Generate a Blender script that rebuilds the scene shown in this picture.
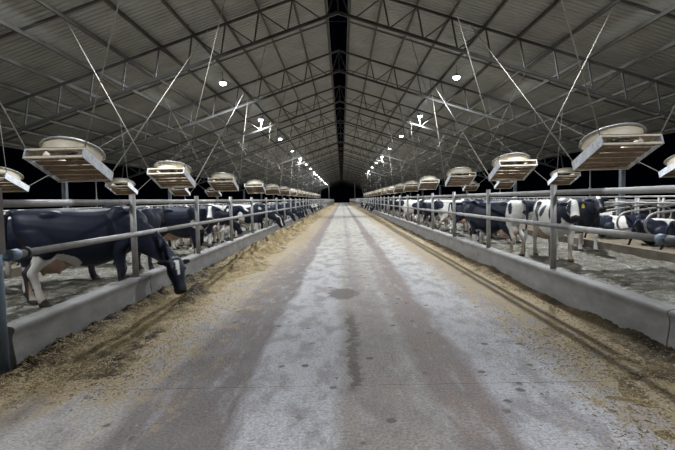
import bpy, bmesh, math, random
import numpy as np
from mathutils import Vector, Matrix, Euler

random.seed(7)
for o in list(bpy.data.objects):
    bpy.data.objects.remove(o)
scene = bpy.context.scene
C = scene.collection

# ------------------------------------------------------------------ camera
CAM_H = 1.55
cam_d = bpy.data.cameras.new('camera')
cam_d.sensor_width = 36.0
cam_d.lens = 24.0
cam_d.clip_end = 600
cam = bpy.data.objects.new('camera', cam_d)
C.objects.link(cam)
PITCH = math.atan(25.5 / 450)
YAW = math.atan(5.0 / 450)
ROLL = -0.022
cam.matrix_world = (Matrix.Translation((0, 0, CAM_H)) @ Matrix.Rotation(YAW, 4, 'Z')
                    @ Matrix.Rotation(math.pi / 2 - PITCH, 4, 'X') @ Matrix.Rotation(ROLL, 4, 'Z'))
scene.camera = cam

# ------------------------------------------------------------------ world (night)
world = bpy.data.worlds.new('world')
scene.world = world
world.use_nodes = True
bg = world.node_tree.nodes['Background']
bg.inputs[0].default_value = (0.25, 0.4, 1.0, 1)
bg.inputs[1].default_value = 0.0012

# ------------------------------------------------------------------ exposure
vs = scene.view_settings
vs.view_transform = 'Standard'
vs.look = 'None'
vs.gamma = 1.0
vs.use_curve_mapping = False
vs.exposure = 0.0
LAMP_POWER = 985.0

# ------------------------------------------------------------------ layout numbers (metres; x right, y down the barn)
W = 3.1                 # feed alley half width at the foot of the kerb wall
FX = 3.2                # line of the fence posts
TOPZ = CAM_H + 0.03     # top rail height
LOWZ = 1.09             # lower rail height
CURB_H = 0.425
SLOPE = 0.33
RS = 1.2                # size of the roof bays
RIDGE_T = 7.62 * RS + CAM_H  # truss top chord axis at the ridge
RIDGE_B = 6.59 * RS + CAM_H  # truss bottom chord axis at the ridge
HALF = 15.4 * RS
TRUSS0, TRUSS_S = 1.9 * RS, 7.2 * RS
ROOF_Y0, ROOF_Y1 = -13.0, 226.0
LAMP_X, LAMP_Z = 5.36 * RS, 5.48 * RS + CAM_H


def ord_word(i):
    w = ['nearest', 'second', 'third', 'fourth', 'fifth', 'sixth', 'seventh', 'eighth', 'ninth', 'tenth',
         'eleventh', 'twelfth', 'thirteenth', 'fourteenth', 'fifteenth', 'sixteenth', 'seventeenth',
         'eighteenth', 'nineteenth', 'twentieth']
    return w[i]


# ------------------------------------------------------------------ helpers: mesh building
class MB:
    def __init__(self):
        self.v = []
        self.f = []
        self.smooth = []

    def add(self, vs, fs, smooth=False):
        b = len(self.v)
        self.v.extend([tuple(p) for p in vs])
        for f in fs:
            self.f.append(tuple(i + b for i in f))
            self.smooth.append(smooth)
        return self

    def box(self, c, s, M=None):
        hx, hy, hz = s[0] / 2, s[1] / 2, s[2] / 2
        pts = [Vector((x, y, z)) for x in (-hx, hx) for y in (-hy, hy) for z in (-hz, hz)]
        if M is not None:
            pts = [M @ p for p in pts]
        pts = [p + Vector(c) for p in pts]
        return self.add(pts, [(0, 1, 3, 2), (4, 6, 7, 5), (0, 4, 5, 1), (2, 3, 7, 6), (0, 2, 6, 4), (1, 5, 7, 3)])

    def bar(self, p0, p1, w, h, up=(0, 0, 1)):
        p0, p1 = Vector(p0), Vector(p1)
        t = (p1 - p0).normalized()
        u = Vector(up)
        s = t.cross(u)
        if s.length < 1e-4:
            s = t.cross(Vector((0, 1, 0)))
        s.normalize()
        u = s.cross(t).normalized()
        pts = []
        for p in (p0, p1):
            for a, b in ((-1, -1), (1, -1), (1, 1), (-1, 1)):
                pts.append(p + s * (a * w / 2) + u * (b * h / 2))
        return self.add(pts, [(0, 3, 2, 1), (4, 5, 6, 7), (0, 1, 5, 4), (1, 2, 6, 5), (2, 3, 7, 6), (3, 0, 4, 7)])

    def tube(self, pts, r, n=8, caps=True):
        pts = [Vector(p) for p in pts]
        m = len(pts)
        rs = r if isinstance(r, (list, tuple)) else [r] * m
        rings = []
        prev = None
        for i in range(m):
            if i == 0:
                t = pts[1] - pts[0]
            elif i == m - 1:
                t = pts[-1] - pts[-2]
            else:
                t = (pts[i + 1] - pts[i]).normalized() + (pts[i] - pts[i - 1]).normalized()
            t.normalize()
            if prev is None:
                a = Vector((0, 0, 1)) if abs(t.z) < 0.9 else Vector((1, 0, 0))
                s = t.cross(a).normalized()
            else:
                s = (prev - t * prev.dot(t)).normalized()
            prev = s
            u = t.cross(s)
            rings.append([pts[i] + (s * math.cos(2 * math.pi * k / n) + u * math.sin(2 * math.pi * k / n)) * rs[i]
                          for k in range(n)])
        vs = [p for ring in rings for p in ring]
        fs = []
        for i in range(m - 1):
            for k in range(n):
                a, b = i * n + k, i * n + (k + 1) % n
                fs.append((a, b, b + n, a + n))
        self.add(vs, fs, True)
        if caps:
            b = len(self.v) - len(vs)
            self.f.append(tuple(b + k for k in reversed(range(n)))); self.smooth.append(False)
            self.f.append(tuple(b + (m - 1) * n + k for k in range(n))); self.smooth.append(False)
        return self

    def lathe(self, prof, n=24, M=None, smooth=True):
        vs = []
        for r, z in prof:
            for k in range(n):
                a = 2 * math.pi * k / n
                p = Vector((r * math.cos(a), r * math.sin(a), z))
                vs.append(M @ p if M is not None else p)
        fs = []
        for i in range(len(prof) - 1):
            for k in range(n):
                a, b = i * n + k, i * n + (k + 1) % n
                fs.append((a, b, b + n, a + n))
        return self.add(vs, fs, smooth)

    def mesh(self, name, mat):
        me = bpy.data.meshes.new(name)
        me.from_pydata(self.v, [], self.f)
        me.polygons.foreach_set('use_smooth', self.smooth)
        if mat is not None:
            me.materials.append(mat)
        me.update()
        return me

    def build(self, name, mat, parent=None, loc=(0, 0, 0)):
        return link(name, self.mesh(name, mat), parent, loc)


def link(name, me, parent=None, loc=(0, 0, 0), rz=0.0):
    o = bpy.data.objects.new(name, me)
    C.objects.link(o)
    o.location = loc
    if rz:
        o.rotation_euler = (0, 0, rz)
    if parent is not None:
        o.parent = parent
    return o


def empty(name, loc=(0, 0, 0), rz=0.0):
    return link(name, None, None, loc, rz)


def tag(o, label, cat, group=None):
    o['label'] = label
    o['category'] = cat
    if group:
        o['group'] = group
    return o


def struct(o, label=None):
    o['kind'] = 'structure'
    if label:
        o['label'] = label
    return o


def copy_tree(o, parent=None):
    c = o.copy()
    C.objects.link(c)
    c.parent = parent
    for ch in list(o.children):
        copy_tree(ch, c)
    return c


def nz(P, seed, freq, terms=9):
    """smooth numpy noise, about -1..1; P is (n,k)"""
    r = np.random.RandomState(seed)
    out = np.zeros(len(P))
    k = P.shape[1]
    for i in range(terms):
        d = r.normal(size=k)
        d /= np.linalg.norm(d)
        out += np.sin(P @ d * freq * (0.6 + 0.9 * r.rand()) + r.rand() * 6.283)
    return out / math.sqrt(terms) * 1.1


# ------------------------------------------------------------------ helpers: materials
def new_mat(name):
    m = bpy.data.materials.new(name)
    m.use_nodes = True
    nt = m.node_tree
    return m, nt, nt.nodes['Principled BSDF']


def N(nt, typ, **kw):
    n = nt.nodes.new(typ)
    for k, v in kw.items():
        if k in n.inputs:
            n.inputs[k].default_value = v
        else:
            setattr(n, k, v)
    return n


def noise(nt, vec, scale, detail=4, rough=0.55):
    n = nt.nodes.new('ShaderNodeTexNoise')
    n.inputs['Scale'].default_value = scale
    n.inputs['Detail'].default_value = detail
    n.inputs['Roughness'].default_value = rough
    if vec is not None:
        nt.links.new(vec, n.inputs['Vector'])
    return n.outputs[0]


def ramp(nt, fac, stops):
    r = nt.nodes.new('ShaderNodeValToRGB')
    el = r.color_ramp.elements
    while len(el) > 1:
        el.remove(el[-1])
    el[0].position = stops[0][0]
    c = stops[0][1]
    el[0].color = (c[0], c[1], c[2], 1) if isinstance(c, tuple) else (c, c, c, 1)
    for p, c in stops[1:]:
        e = el.new(p)
        e.color = (c[0], c[1], c[2], 1) if isinstance(c, tuple) else (c, c, c, 1)
    nt.links.new(fac, r.inputs[0])
    return r.outputs[0]


def mix(nt, fac, a, b, typ='MIX'):
    m = nt.nodes.new('ShaderNodeMix')
    m.data_type = 'RGBA'
    m.blend_type = typ
    ins = [i for i in m.inputs]
    fi = m.inputs[0]
    ai, bi = m.inputs[6], m.inputs[7]
    for s, i in ((fac, fi), (a, ai), (b, bi)):
        if hasattr(s, 'is_output'):
            nt.links.new(s, i)
        elif isinstance(s, tuple):
            i.default_value = (s[0], s[1], s[2], 1)
        else:
            i.default_value = s
    return m.outputs[2]


def math_n(nt, op, a, b=None, c=None, clamp=False):
    m = nt.nodes.new('ShaderNodeMath')
    m.operation = op
    m.use_clamp = clamp
    for i, s in enumerate((a, b, c)):
        if s is None:
            continue
        if hasattr(s, 'is_output'):
            nt.links.new(s, m.inputs[i])
        else:
            m.inputs[i].default_value = s
    return m.outputs[0]


def bump(nt, bsdf, h, strength=0.3, dist=0.02):
    b = nt.nodes.new('ShaderNodeBump')
    b.inputs['Strength'].default_value = strength
    b.inputs['Distance'].default_value = dist
    nt.links.new(h, b.inputs['Height'])
    nt.links.new(b.outputs[0], bsdf.inputs['Normal'])


def world_pos(nt):
    return nt.nodes.new('ShaderNodeNewGeometry').outputs['Position']


def obj_pos(nt):
    return nt.nodes.new('ShaderNodeTexCoord').outputs['Object']


def simple(name, col, rough=0.5, metal=0.0, var=0.25, scale=6.0, dirt=None, dirt_amt=0.5, bmp=0.0, bscale=60):
    m, nt, b = new_mat(name)
    p = obj_pos(nt)
    n1 = noise(nt, p, scale, 5)
    c = ramp(nt, n1, [(0.3, tuple(x * (1 - var) for x in col)), (0.7, tuple(min(1, x * (1 + var * 0.6)) for x in col))])
    if dirt:
        n2 = noise(nt, p, scale * 2.3, 6, 0.65)
        f = ramp(nt, n2, [(0.5, 0.0), (0.72, dirt_amt)])
        c = mix(nt, f, c, dirt)
    nt.links.new(c, b.inputs['Base Color'])
    b.inputs['Roughness'].default_value = rough
    b.inputs['Metallic'].default_value = metal
    if bmp:
        bump(nt, b, noise(nt, p, bscale, 4), bmp, 0.01)
    return m


def stretch(nt, vec, sx, sy, sz):
    m = nt.nodes.new('ShaderNodeVectorMath')
    m.operation = 'MULTIPLY'
    nt.links.new(vec, m.inputs[0])
    m.inputs[1].default_value = (sx, sy, sz)
    return m.outputs[0]


def mat_road():
    m, nt, b = new_mat('road_concrete')
    p = world_pos(nt)
    sep = nt.nodes.new('ShaderNodeSeparateXYZ')
    nt.links.new(p, sep.inputs[0])
    X, Y = sep.outputs[0], sep.outputs[1]
    warp = noise(nt, stretch(nt, p, 1.0, 0.35, 1), 1.6, 5, 0.6)
    xw = math_n(nt, 'ADD', X, math_n(nt, 'MULTIPLY', math_n(nt, 'SUBTRACT', warp, 0.5), 0.42))
    t = math_n(nt, 'DIVIDE', math_n(nt, 'ADD', xw, 3.2), 6.4)

    def px(x):
        return (x + 3.2) / 6.4
    pale = (0.42, 0.412, 0.435)
    pale2 = (0.34, 0.315, 0.30)
    brown = (0.155, 0.132, 0.128)
    mid = (0.265, 0.237, 0.215)
    straw = (0.33, 0.25, 0.14)
    wpale = (0.47, 0.445, 0.39)
    # wheel tracks worn pale, damp brown bands of tracked-in dirt between them
    rose = (0.235, 0.19, 0.172)
    tan = (0.37, 0.285, 0.185)
    near = ramp(nt, t, [(0.0, straw), (px(-2.75), straw), (px(-2.3), pale2), (px(-1.65), pale2), (px(-1.5), brown), (px(-0.85), brown),
                        (px(-0.76), pale), (px(-0.12), pale), (px(0.02), mid), (px(0.45), mid), (px(0.6), pale2), (px(0.72), rose), (px(1.08), rose),
                        (px(1.2), pale), (px(1.75), pale), (px(2.2), mid), (px(2.55), mid), (px(2.85), straw), (1.0, straw)])
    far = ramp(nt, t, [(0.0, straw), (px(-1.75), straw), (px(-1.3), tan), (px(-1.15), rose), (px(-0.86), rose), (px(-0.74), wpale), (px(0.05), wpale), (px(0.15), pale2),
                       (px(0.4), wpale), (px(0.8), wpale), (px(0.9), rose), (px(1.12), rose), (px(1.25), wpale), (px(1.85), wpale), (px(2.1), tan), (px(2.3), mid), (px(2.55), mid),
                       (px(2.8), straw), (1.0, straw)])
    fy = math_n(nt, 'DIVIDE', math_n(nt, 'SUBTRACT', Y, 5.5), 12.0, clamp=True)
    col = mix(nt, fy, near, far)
    # blotchy wear
    blot = noise(nt, stretch(nt, p, 1.0, 0.5, 1), 3.5, 8, 0.65)
    col = mix(nt, ramp(nt, blot, [(0.46, 0.0), (0.60, 0.65)]), col, (0.165, 0.145, 0.14))
    pits = noise(nt, p, 17, 5, 0.7)
    col = mix(nt, ramp(nt, pits, [(0.55, 0.0), (0.68, 0.6)]), col, (0.15, 0.135, 0.13))
    blot2 = noise(nt, stretch(nt, p, 1.0, 0.3, 1), 6.0, 6, 0.6)
    col = mix(nt, ramp(nt, blot2, [(0.55, 0.0), (0.75, 0.45)]), col, (0.50, 0.50, 0.53))
    # straw dust drifting in from both sides
    ax = math_n(nt, 'ABSOLUTE', math_n(nt, 'SUBTRACT', X, 0.22))
    sn = noise(nt, stretch(nt, p, 1.0, 0.45, 1), 5.0, 7, 0.7)
    edge = math_n(nt, 'MULTIPLY', math_n(nt, 'SUBTRACT', ax, 1.05), 0.235, clamp=True)
    swept = math_n(nt, 'MULTIPLY', math_n(nt, 'SUBTRACT', math_n(nt, 'ADD', Y, math_n(nt, 'MULTIPLY', X, 0.5)), 1.7), 1.0, clamp=True)   # scraped clean before the left fence begins
    edge = math_n(nt, 'MULTIPLY', edge, swept)
    sm = ramp(nt, math_n(nt, 'ADD', sn, edge), [(0.64, 0.0), (0.80, 0.9)])
    col = mix(nt, sm, col, straw)
    # small dark droppings
    v = nt.nodes.new('ShaderNodeTexVoronoi')
    v.inputs['Scale'].default_value = 3.6
    nt.links.new(p, v.inputs['Vector'])
    sp = ramp(nt, math_n(nt, 'ADD', v.outputs['Distance'], math_n(nt, 'MULTIPLY', noise(nt, p, 30, 3), 0.12)), [(0.175, 0.9), (0.215, 0.0)])
    gate = ramp(nt, noise(nt, p, 0.9, 3), [(0.42, 0.0), (0.5, 1.0)])
    col = mix(nt, math_n(nt, 'MULTIPLY', sp, gate), col, (0.10, 0.085, 0.075))
    # dried dribble of slurry along the middle and a round stain behind it
    wn = noise(nt, p, 9, 5, 0.65)
    wb = noise(nt, p, 2.2, 3)
    dx = math_n(nt, 'ABSOLUTE', math_n(nt, 'ADD', math_n(nt, 'SUBTRACT', X, 0.085), math_n(nt, 'MULTIPLY', math_n(nt, 'SUBTRACT', wb, 0.5), 0.16)))
    lane = ramp(nt, math_n(nt, 'ADD', dx, math_n(nt, 'MULTIPLY', wn, 0.26)), [(0.155, 1.0), (0.20, 0.0)])
    ys = ramp(nt, math_n(nt, 'DIVIDE', Y, 10.0), [(0.345, 0.0), (0.37, 1.0), (0.58, 0.9), (0.62, 0.0)])
    col = mix(nt, math_n(nt, 'MULTIPLY', math_n(nt, 'MULTIPLY', lane, ys), 0.9), col, (0.085, 0.068, 0.05))
    ex = math_n(nt, 'DIVIDE', math_n(nt, 'SUBTRACT', X, -0.02), 0.27)
    ey = math_n(nt, 'DIVIDE', math_n(nt, 'SUBTRACT', Y, 7.35), 0.45)
    rr = math_n(nt, 'ADD', math_n(nt, 'MULTIPLY', ex, ex), math_n(nt, 'MULTIPLY', ey, ey))
    rs = math_n(nt, 'MULTIPLY', math_n(nt, 'ADD', rr, math_n(nt, 'MULTIPLY', wn, 2.0)), 0.25)
    col = mix(nt, ramp(nt, rs, [(0.40, 0.85), (0.52, 0.0)]), col, (0.11, 0.09, 0.075))
    fine = noise(nt, p, 45, 6, 0.7)
    col = mix(nt, 0.6, col, ramp(nt, fine, [(0.36, 0.22), (0.64, 0.78)]), 'OVERLAY')
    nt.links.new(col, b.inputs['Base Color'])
    b.inputs['Specular IOR Level'].default_value = 0.28
    ro = ramp(nt, blot, [(0.35, 0.8), (0.7, 0.5)])
    nt.links.new(ro, b.inputs['Roughness'])
    hsum = math_n(nt, 'ADD', math_n(nt, 'MULTIPLY', blot, 0.6), math_n(nt, 'MULTIPLY', fine, 0.5))
    bump(nt, b, hsum, 0.9, 0.03)
    return m


def mat_alley():
    m, nt, b = new_mat('slurry_alley')
    p = world_pos(nt)
    a = noise(nt, p, 6.5, 7, 0.65)
    f = noise(nt, p, 30, 6, 0.75)
    c = ramp(nt, math_n(nt, 'ADD', math_n(nt, 'MULTIPLY', a, 0.55), math_n(nt, 'MULTIPLY', f, 0.45)), [(0.38, (0.035, 0.03, 0.02)), (0.47, (0.09, 0.08, 0.055)), (0.53, (0.17, 0.16, 0.13)), (0.60, (0.42, 0.42, 0.39))])
    c = mix(nt, 0.6, c, ramp(nt, f, [(0.3, 0.2), (0.7, 0.8)]), 'OVERLAY')
    nt.links.new(c, b.inputs['Base Color'])
    nt.links.new(ramp(nt, a, [(0.3, 0.3), (0.7, 0.6)]), b.inputs['Roughness'])
    bump(nt, b, math_n(nt, 'ADD', a, math_n(nt, 'MULTIPLY', f, 0.5)), 0.9, 0.05)
    return m


def mat_curb():
    m, nt, b = new_mat('curb_concrete')
    p = world_pos(nt)
    a = noise(nt, stretch(nt, p, 1, 1, 2.0), 2.2, 7, 0.6)
    c = ramp(nt, a, [(0.3, (0.165, 0.16, 0.155)), (0.55, (0.245, 0.237, 0.23)), (0.75, (0.33, 0.32, 0.31))])
    st = noise(nt, stretch(nt, p, 1, 4.0, 0.5), 4, 5, 0.6)
    c = mix(nt, ramp(nt, st, [(0.55, 0.0), (0.75, 0.5)]), c, (0.21, 0.19, 0.17))
    f = noise(nt, p, 40, 5, 0.7)
    nt.links.new(mix(nt, 0.3, c, ramp(nt, f, [(0.3, 0.3), (0.7, 0.7)]), 'OVERLAY'), b.inputs['Base Color'])
    b.inputs['Roughness'].default_value = 0.7
    bump(nt, b, math_n(nt, 'ADD', a, math_n(nt, 'MULTIPLY', f, 0.3)), 0.3, 0.02)
    return m


def mat_feed(name, cols, sc=1.0):
    m, nt, b = new_mat(name)
    p = world_pos(nt)
    a = noise(nt, p, 5.0 * sc, 8, 0.7)
    f = noise(nt, stretch(nt, p, 1, 0.6, 1), 48 * sc, 5, 0.75)
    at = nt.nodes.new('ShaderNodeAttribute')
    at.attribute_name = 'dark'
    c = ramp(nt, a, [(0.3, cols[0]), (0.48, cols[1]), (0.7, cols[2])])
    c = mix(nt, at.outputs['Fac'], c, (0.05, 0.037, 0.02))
    c = mix(nt, 0.75, c, ramp(nt, f, [(0.32, 0.12), (0.68, 0.88)]), 'OVERLAY')
    nt.links.new(c, b.inputs['Base Color'])
    b.inputs['Roughness'].default_value = 0.85
    bump(nt, b, math_n(nt, 'ADD', math_n(nt, 'MULTIPLY', a, 0.5), f), 1.0, 0.03)
    return m


def mat_coat():
    m, nt, b = new_mat('cow_coat')
    at = nt.nodes.new('ShaderNodeAttribute')
    at.attribute_name = 'Col'
    p = obj_pos(nt)
    f = noise(nt, p, 14, 5, 0.6)
    c = mix(nt, 0.35, at.outputs['Color'], ramp(nt, f, [(0.3, 0.3), (0.7, 0.7)]), 'OVERLAY')
    nt.links.new(c, b.inputs['Base Color'])
    b.inputs['Roughness'].default_value = 0.5
    b.inputs['Specular IOR Level'].default_value = 0.25
    bump(nt, b, noise(nt, p, 60, 3), 0.15, 0.006)
    return m


M = {}
M['road'] = mat_road()
M['alley'] = mat_alley()
M['curb'] = mat_curb()
M['feed'] = mat_feed('silage', [(0.10, 0.07, 0.035), (0.30, 0.225, 0.11), (0.50, 0.39, 0.21)])
M['feed_dark'] = mat_feed('old_silage', [(0.09, 0.065, 0.035), (0.17, 0.125, 0.065), (0.32, 0.24, 0.125)])
M['straw'] = simple('straw_bits', (0.47, 0.37, 0.215), 0.8, var=0.25, scale=1.3)
M['straw_dark'] = simple('silage_bits', (0.20, 0.14, 0.07), 0.85, var=0.5, scale=1.3)
M['pipe'] = simple('galvanised_pipe', (0.33, 0.325, 0.32), 0.5, 0.35, 0.25, 3.0, dirt=(0.22, 0.17, 0.12), dirt_amt=0.6)
M['pipe_blue'] = simple('blue_grey_steel', (0.17, 0.23, 0.31), 0.5, 0.4, 0.25, 4.0, dirt=(0.2, 0.16, 0.12))
M['clamp'] = simple('dark_clamp_steel', (0.07, 0.07, 0.075), 0.55, 0.4, 0.3, 8)
M['plate'] = simple('brown_hinge_plate', (0.13, 0.115, 0.10), 0.6, 0.2, 0.3, 8)
M['truss'] = simple('truss_steel', (0.10, 0.10, 0.098), 0.55, 0.3, 0.3, 1.5)
M['purlin'] = simple('purlin_steel', (0.12, 0.113, 0.098), 0.6, 0.15, 0.25, 1.2)
M['sheet'] = simple('roof_sheet_steel', (0.40, 0.408, 0.385), 0.5, 0.2, 0.18, 0.7, dirt=(0.24, 0.22, 0.18), dirt_amt=0.4)
M['column'] = simple('column_steel', (0.20, 0.23, 0.27), 0.5, 0.3, 0.25, 2)
M['fan'] = simple('cream_painted_steel', (0.66, 0.59, 0.47), 0.5, 0.0, 0.15, 3, dirt=(0.36, 0.28, 0.18), dirt_amt=0.5)
M['fan_side'] = simple('galvanised_fan_side', (0.78, 0.81, 0.86), 0.5, 0.1, 0.2, 5, dirt=(0.25, 0.27, 0.32), dirt_amt=0.7)
M['fan_rim'] = simple('grey_fan_rim', (0.34, 0.34, 0.33), 0.5, 0.3, 0.2, 4)
M['slat'] = simple('dusty_brown_slat', (0.235, 0.155, 0.10), 0.8, 0.0, 0.35, 3, dirt=(0.40, 0.30, 0.2), dirt_amt=0.4)
M['motor'] = simple('dark_fan_motor', (0.05, 0.05, 0.055), 0.5, 0.2)
M['blade'] = simple('fan_blade', (0.25, 0.24, 0.23), 0.5, 0.2)
M['rope'] = simple('steel_cable', (0.29, 0.265, 0.225), 0.6, 0.1, 0.3, 20)
M['lamp_body'] = simple('lamp_housing', (0.55, 0.56, 0.58), 0.4, 0.4, 0.1)
M['bed'] = simple('cubicle_bed', (0.17, 0.135, 0.09), 0.9, 0, 0.35, 2.5, dirt=(0.30, 0.25, 0.17), dirt_amt=0.6, bmp=0.6, bscale=18)
M['kerb'] = simple('kerb_concrete', (0.17, 0.145, 0.11), 0.85, 0, 0.4, 3, bmp=0.5, bscale=20)
M['coat'] = mat_coat()
M['eye'] = simple('cow_eye', (0.008, 0.006, 0.006), 0.12)
M['tag'] = simple('yellow_ear_tag', (0.75, 0.62, 0.05), 0.5)
me_, nt_, b_ = new_mat('led_diffuser')
b_.inputs['Base Color'].default_value = (0.9, 0.9, 0.9, 1)
b_.inputs['Emission Color'].default_value = (0.88, 0.95, 1.0, 1)
b_.inputs['Emission Strength'].default_value = 25.0
M['led'] = me_

# ------------------------------------------------------------------ the setting: floor and road
mb = MB()
mb.add([(-32, -13, -0.03), (32, -13, -0.03), (32, 230, -0.03), (-32, 230, -0.03)], [(0, 1, 2, 3)])
floor = struct(mb.build('floor', M['alley']), 'barn floor of dark slurry-wet concrete under the cow alleys')

SL = 5.2
road = empty('floor_road')
struct(road, 'pale concrete feed alley running down the middle of the barn')
mb = MB()
g = 0.0025
mb.add([(-W - 0.05, g, -0.028), (W + 0.05, g, -0.028), (W + 0.05, SL - g, -0.028), (-W - 0.05, SL - g, -0.028),
        (-W - 0.05, g, 0), (W + 0.05, g, 0), (W + 0.05, SL - g, 0), (-W - 0.05, SL - g, 0)],
       [(4, 5, 6, 7), (0, 1, 5, 4), (2, 3, 7, 6), (1, 2, 6, 5), (3, 0, 4, 7)])
slab_me = mb.mesh('concrete_slab', M['road'])
y = 3.67 - 3 * SL
while y < 222:
    link('concrete_slab', slab_me, road, (0, y, 0))
    y += SL


def grid_mesh(xs, ys, hfun, mat, name, darkfun=None):
    xs, ys = np.array(xs), np.array(ys)
    XX, YY = np.meshgrid(xs, ys)
    P = np.stack([XX.ravel(), YY.ravel()], 1)
    Z = hfun(P)
    V = np.concatenate([P, Z[:, None]], 1)
    nx, ny = len(xs), len(ys)
    idx = np.arange(nx * ny).reshape(ny, nx)
    F = np.stack([idx[:-1, :-1].ravel(), idx[:-1, 1:].ravel(), idx[1:, 1:].ravel(), idx[1:, :-1].ravel()], 1)
    me = bpy.data.meshes.new(name)
    me.from_pydata(V.tolist(), [], F.tolist())
    me.polygons.foreach_set('use_smooth', [True] * len(F))
    me.materials.append(mat)
    if darkfun is not None:
        at = me.attributes.new('dark', 'FLOAT', 'POINT')
        at.data.foreach_set('value', np.clip(darkfun(P), 0, 1).astype(np.float32))
    return me


def ygrid(a, b, d0, k):
    ys = [a]
    while ys[-1] < b:
        ys.append(ys[-1] + max(d0, ys[-1] * k))
    return ys


# rough slurry surface of the two cow alleys
for s in (-1, 1):
    def hf(P):
        return 0.004 + 0.012 * nz(P, 3, 5.0) + 0.010 * nz(P, 5, 13.0) + 0.008 * nz(P, 6, 27.0)
    me = grid_mesh(np.linspace(s * 3.36, s * 7.22, 75), ygrid(2.5, 80, 0.055, 0.007), hf, M['alley'], 'slurry')
    o = link('slurry', me, floor)
    o['kind'] = 'stuff'
    o['label'] = 'trampled wet slurry on the %s cow alley floor' % ('left' if s < 0 else 'right')

# kerb walls (the long low concrete feed walls), cast in sections
PROF = [(0.0, 0.0), (0.004, 0.10), (0.022, 0.22), (0.030, 0.30), (0.022, 0.345), (0.004, 0.375), (0.002, 0.398), (0.022, 0.418), (0.06, 0.426),
        (0.17, 0.426), (0.21, 0.415), (0.23, 0.39), (0.235, 0.0)]


def curb_mesh(L, side):
    mb = MB()
    ys = [0.008, L - 0.008]
    vs = []
    for yy in ys:
        for px_, pz in PROF:
            vs.append((side * px_, yy, pz))
    n = len(PROF)
    fs = [(i, i + 1, n + i + 1, n + i) if side < 0 else (i, n + i, n + i + 1, i + 1) for i in range(n - 1)]
    mb.add(vs, fs, True)
    mb.add([vs[i] for i in range(n)], [tuple(range(n))])
    mb.add([vs[n + i] for i in range(n)], [tuple(reversed(range(n)))])
    return mb.mesh('curb_section', M['curb'])


CL = 6.15
for s, nm, y0 in ((-1, 'wall_left', 4.13), (1, 'wall_right', -1.85)):
    w = empty(nm, (s * W, 0, 0))
    struct(w, 'low rounded concrete feed kerb wall along the %s of the road' % ('left' if s < 0 else 'right'))
    first_len = 3.05 if s < 0 else CL
    y = y0
    if s < 0:
        link('curb_section', curb_mesh(first_len, s), w, (0, y, 0))
        y += first_len
    me = curb_mesh(CL, s)
    while y < 185:
        link('curb_section', me, w, (0, y, 0))
        y += CL

# ------------------------------------------------------------------ roof
def roof_h(x, base=RIDGE_T):
    return base - SLOPE * abs(x)


def sheet_mesh():
    mb = MB()
    pitch = 0.25
    y = ROOF_Y0
    prof = []
    while y < ROOF_Y1:
        prof += [(y, 0.0), (y + 0.16, 0.0), (y + 0.185, 0.035), (y + 0.225, 0.035)]
        y += pitch
    top = RIDGE_T + 0.24
    for s in (-1, 1):
        vs = []
        for yy, dz in prof:
            vs.append((s * 0.40 * RS, yy, top - SLOPE * 0.40 * RS + dz))
            vs.append((s * HALF, yy, top - SLOPE * HALF + dz))
        fs = []
        for i in range(len(prof) - 1):
            a = 2 * i
            fs.append((a, a + 1, a + 3, a + 2) if s < 0 else (a, a + 2, a + 3, a + 1))
        mb.add(vs, fs)
    return mb


ceil = struct(sheet_mesh().build('ceiling', M['sheet']), 'corrugated grey steel barn roof with an open ridge slot')
# purlins: lipped channels running the length of the barn
PURL = [0.46 * RS] + [(0.40 + 1.2 * k) * RS for k in range(1, 13)]
for s in (-1, 1):
    for p in PURL:
        z = roof_h(p) + 0.05
        mb = MB()
        L0, L1 = ROOF_Y0 + 0.1, ROOF_Y1 - 0.1
        ym, ly = (L0 + L1) / 2, L1 - L0
        mb.box((0, ym, 0.085), (0.012, ly, 0.19))
        mb.box((-s * 0.035, ym, -0.004), (0.075, ly, 0.012))
        mb.box((s * 0.035, ym, 0.165), (0.075, ly, 0.012))
        o = mb.build('purlin', M['purlin'], ceil, (s * p, 0, z))
# a slim rafter at mid bay, above the purlins, with a tie over the ridge slot
raf = MB()
for s in (-1, 1):
    raf.bar((s * 0.5, 0, roof_h(0.5) + 0.215), (s * HALF, 0, roof_h(HALF) + 0.215), 0.14, 0.03)
raf.bar((-0.55, 0, roof_h(0.4) + 0.2), (0.55, 0, roof_h(0.4) + 0.2), 0.02, 0.02)
raf_me = raf.mesh('sheet_rafter', M['truss'])
k = 0
yy = TRUSS0 + TRUSS_S / 2 - TRUSS_S
while yy < ROOF_Y1 - 2:
    link('sheet_rafter', raf_me, ceil, (0, yy, 0))
    yy += TRUSS_S

# ------------------------------------------------------------------ trusses
PAN = 1.2 * RS
NP = 13
DZ = RIDGE_T - RIDGE_B
OUT = 0.2 * RS


def half_chord(base, s, w, x0=0.0):
    mb = MB()
    mb.bar((s * x0, 0, base - SLOPE * x0), (s * HALF, 0, base - SLOPE * HALF), w, w)
    return mb


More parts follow.
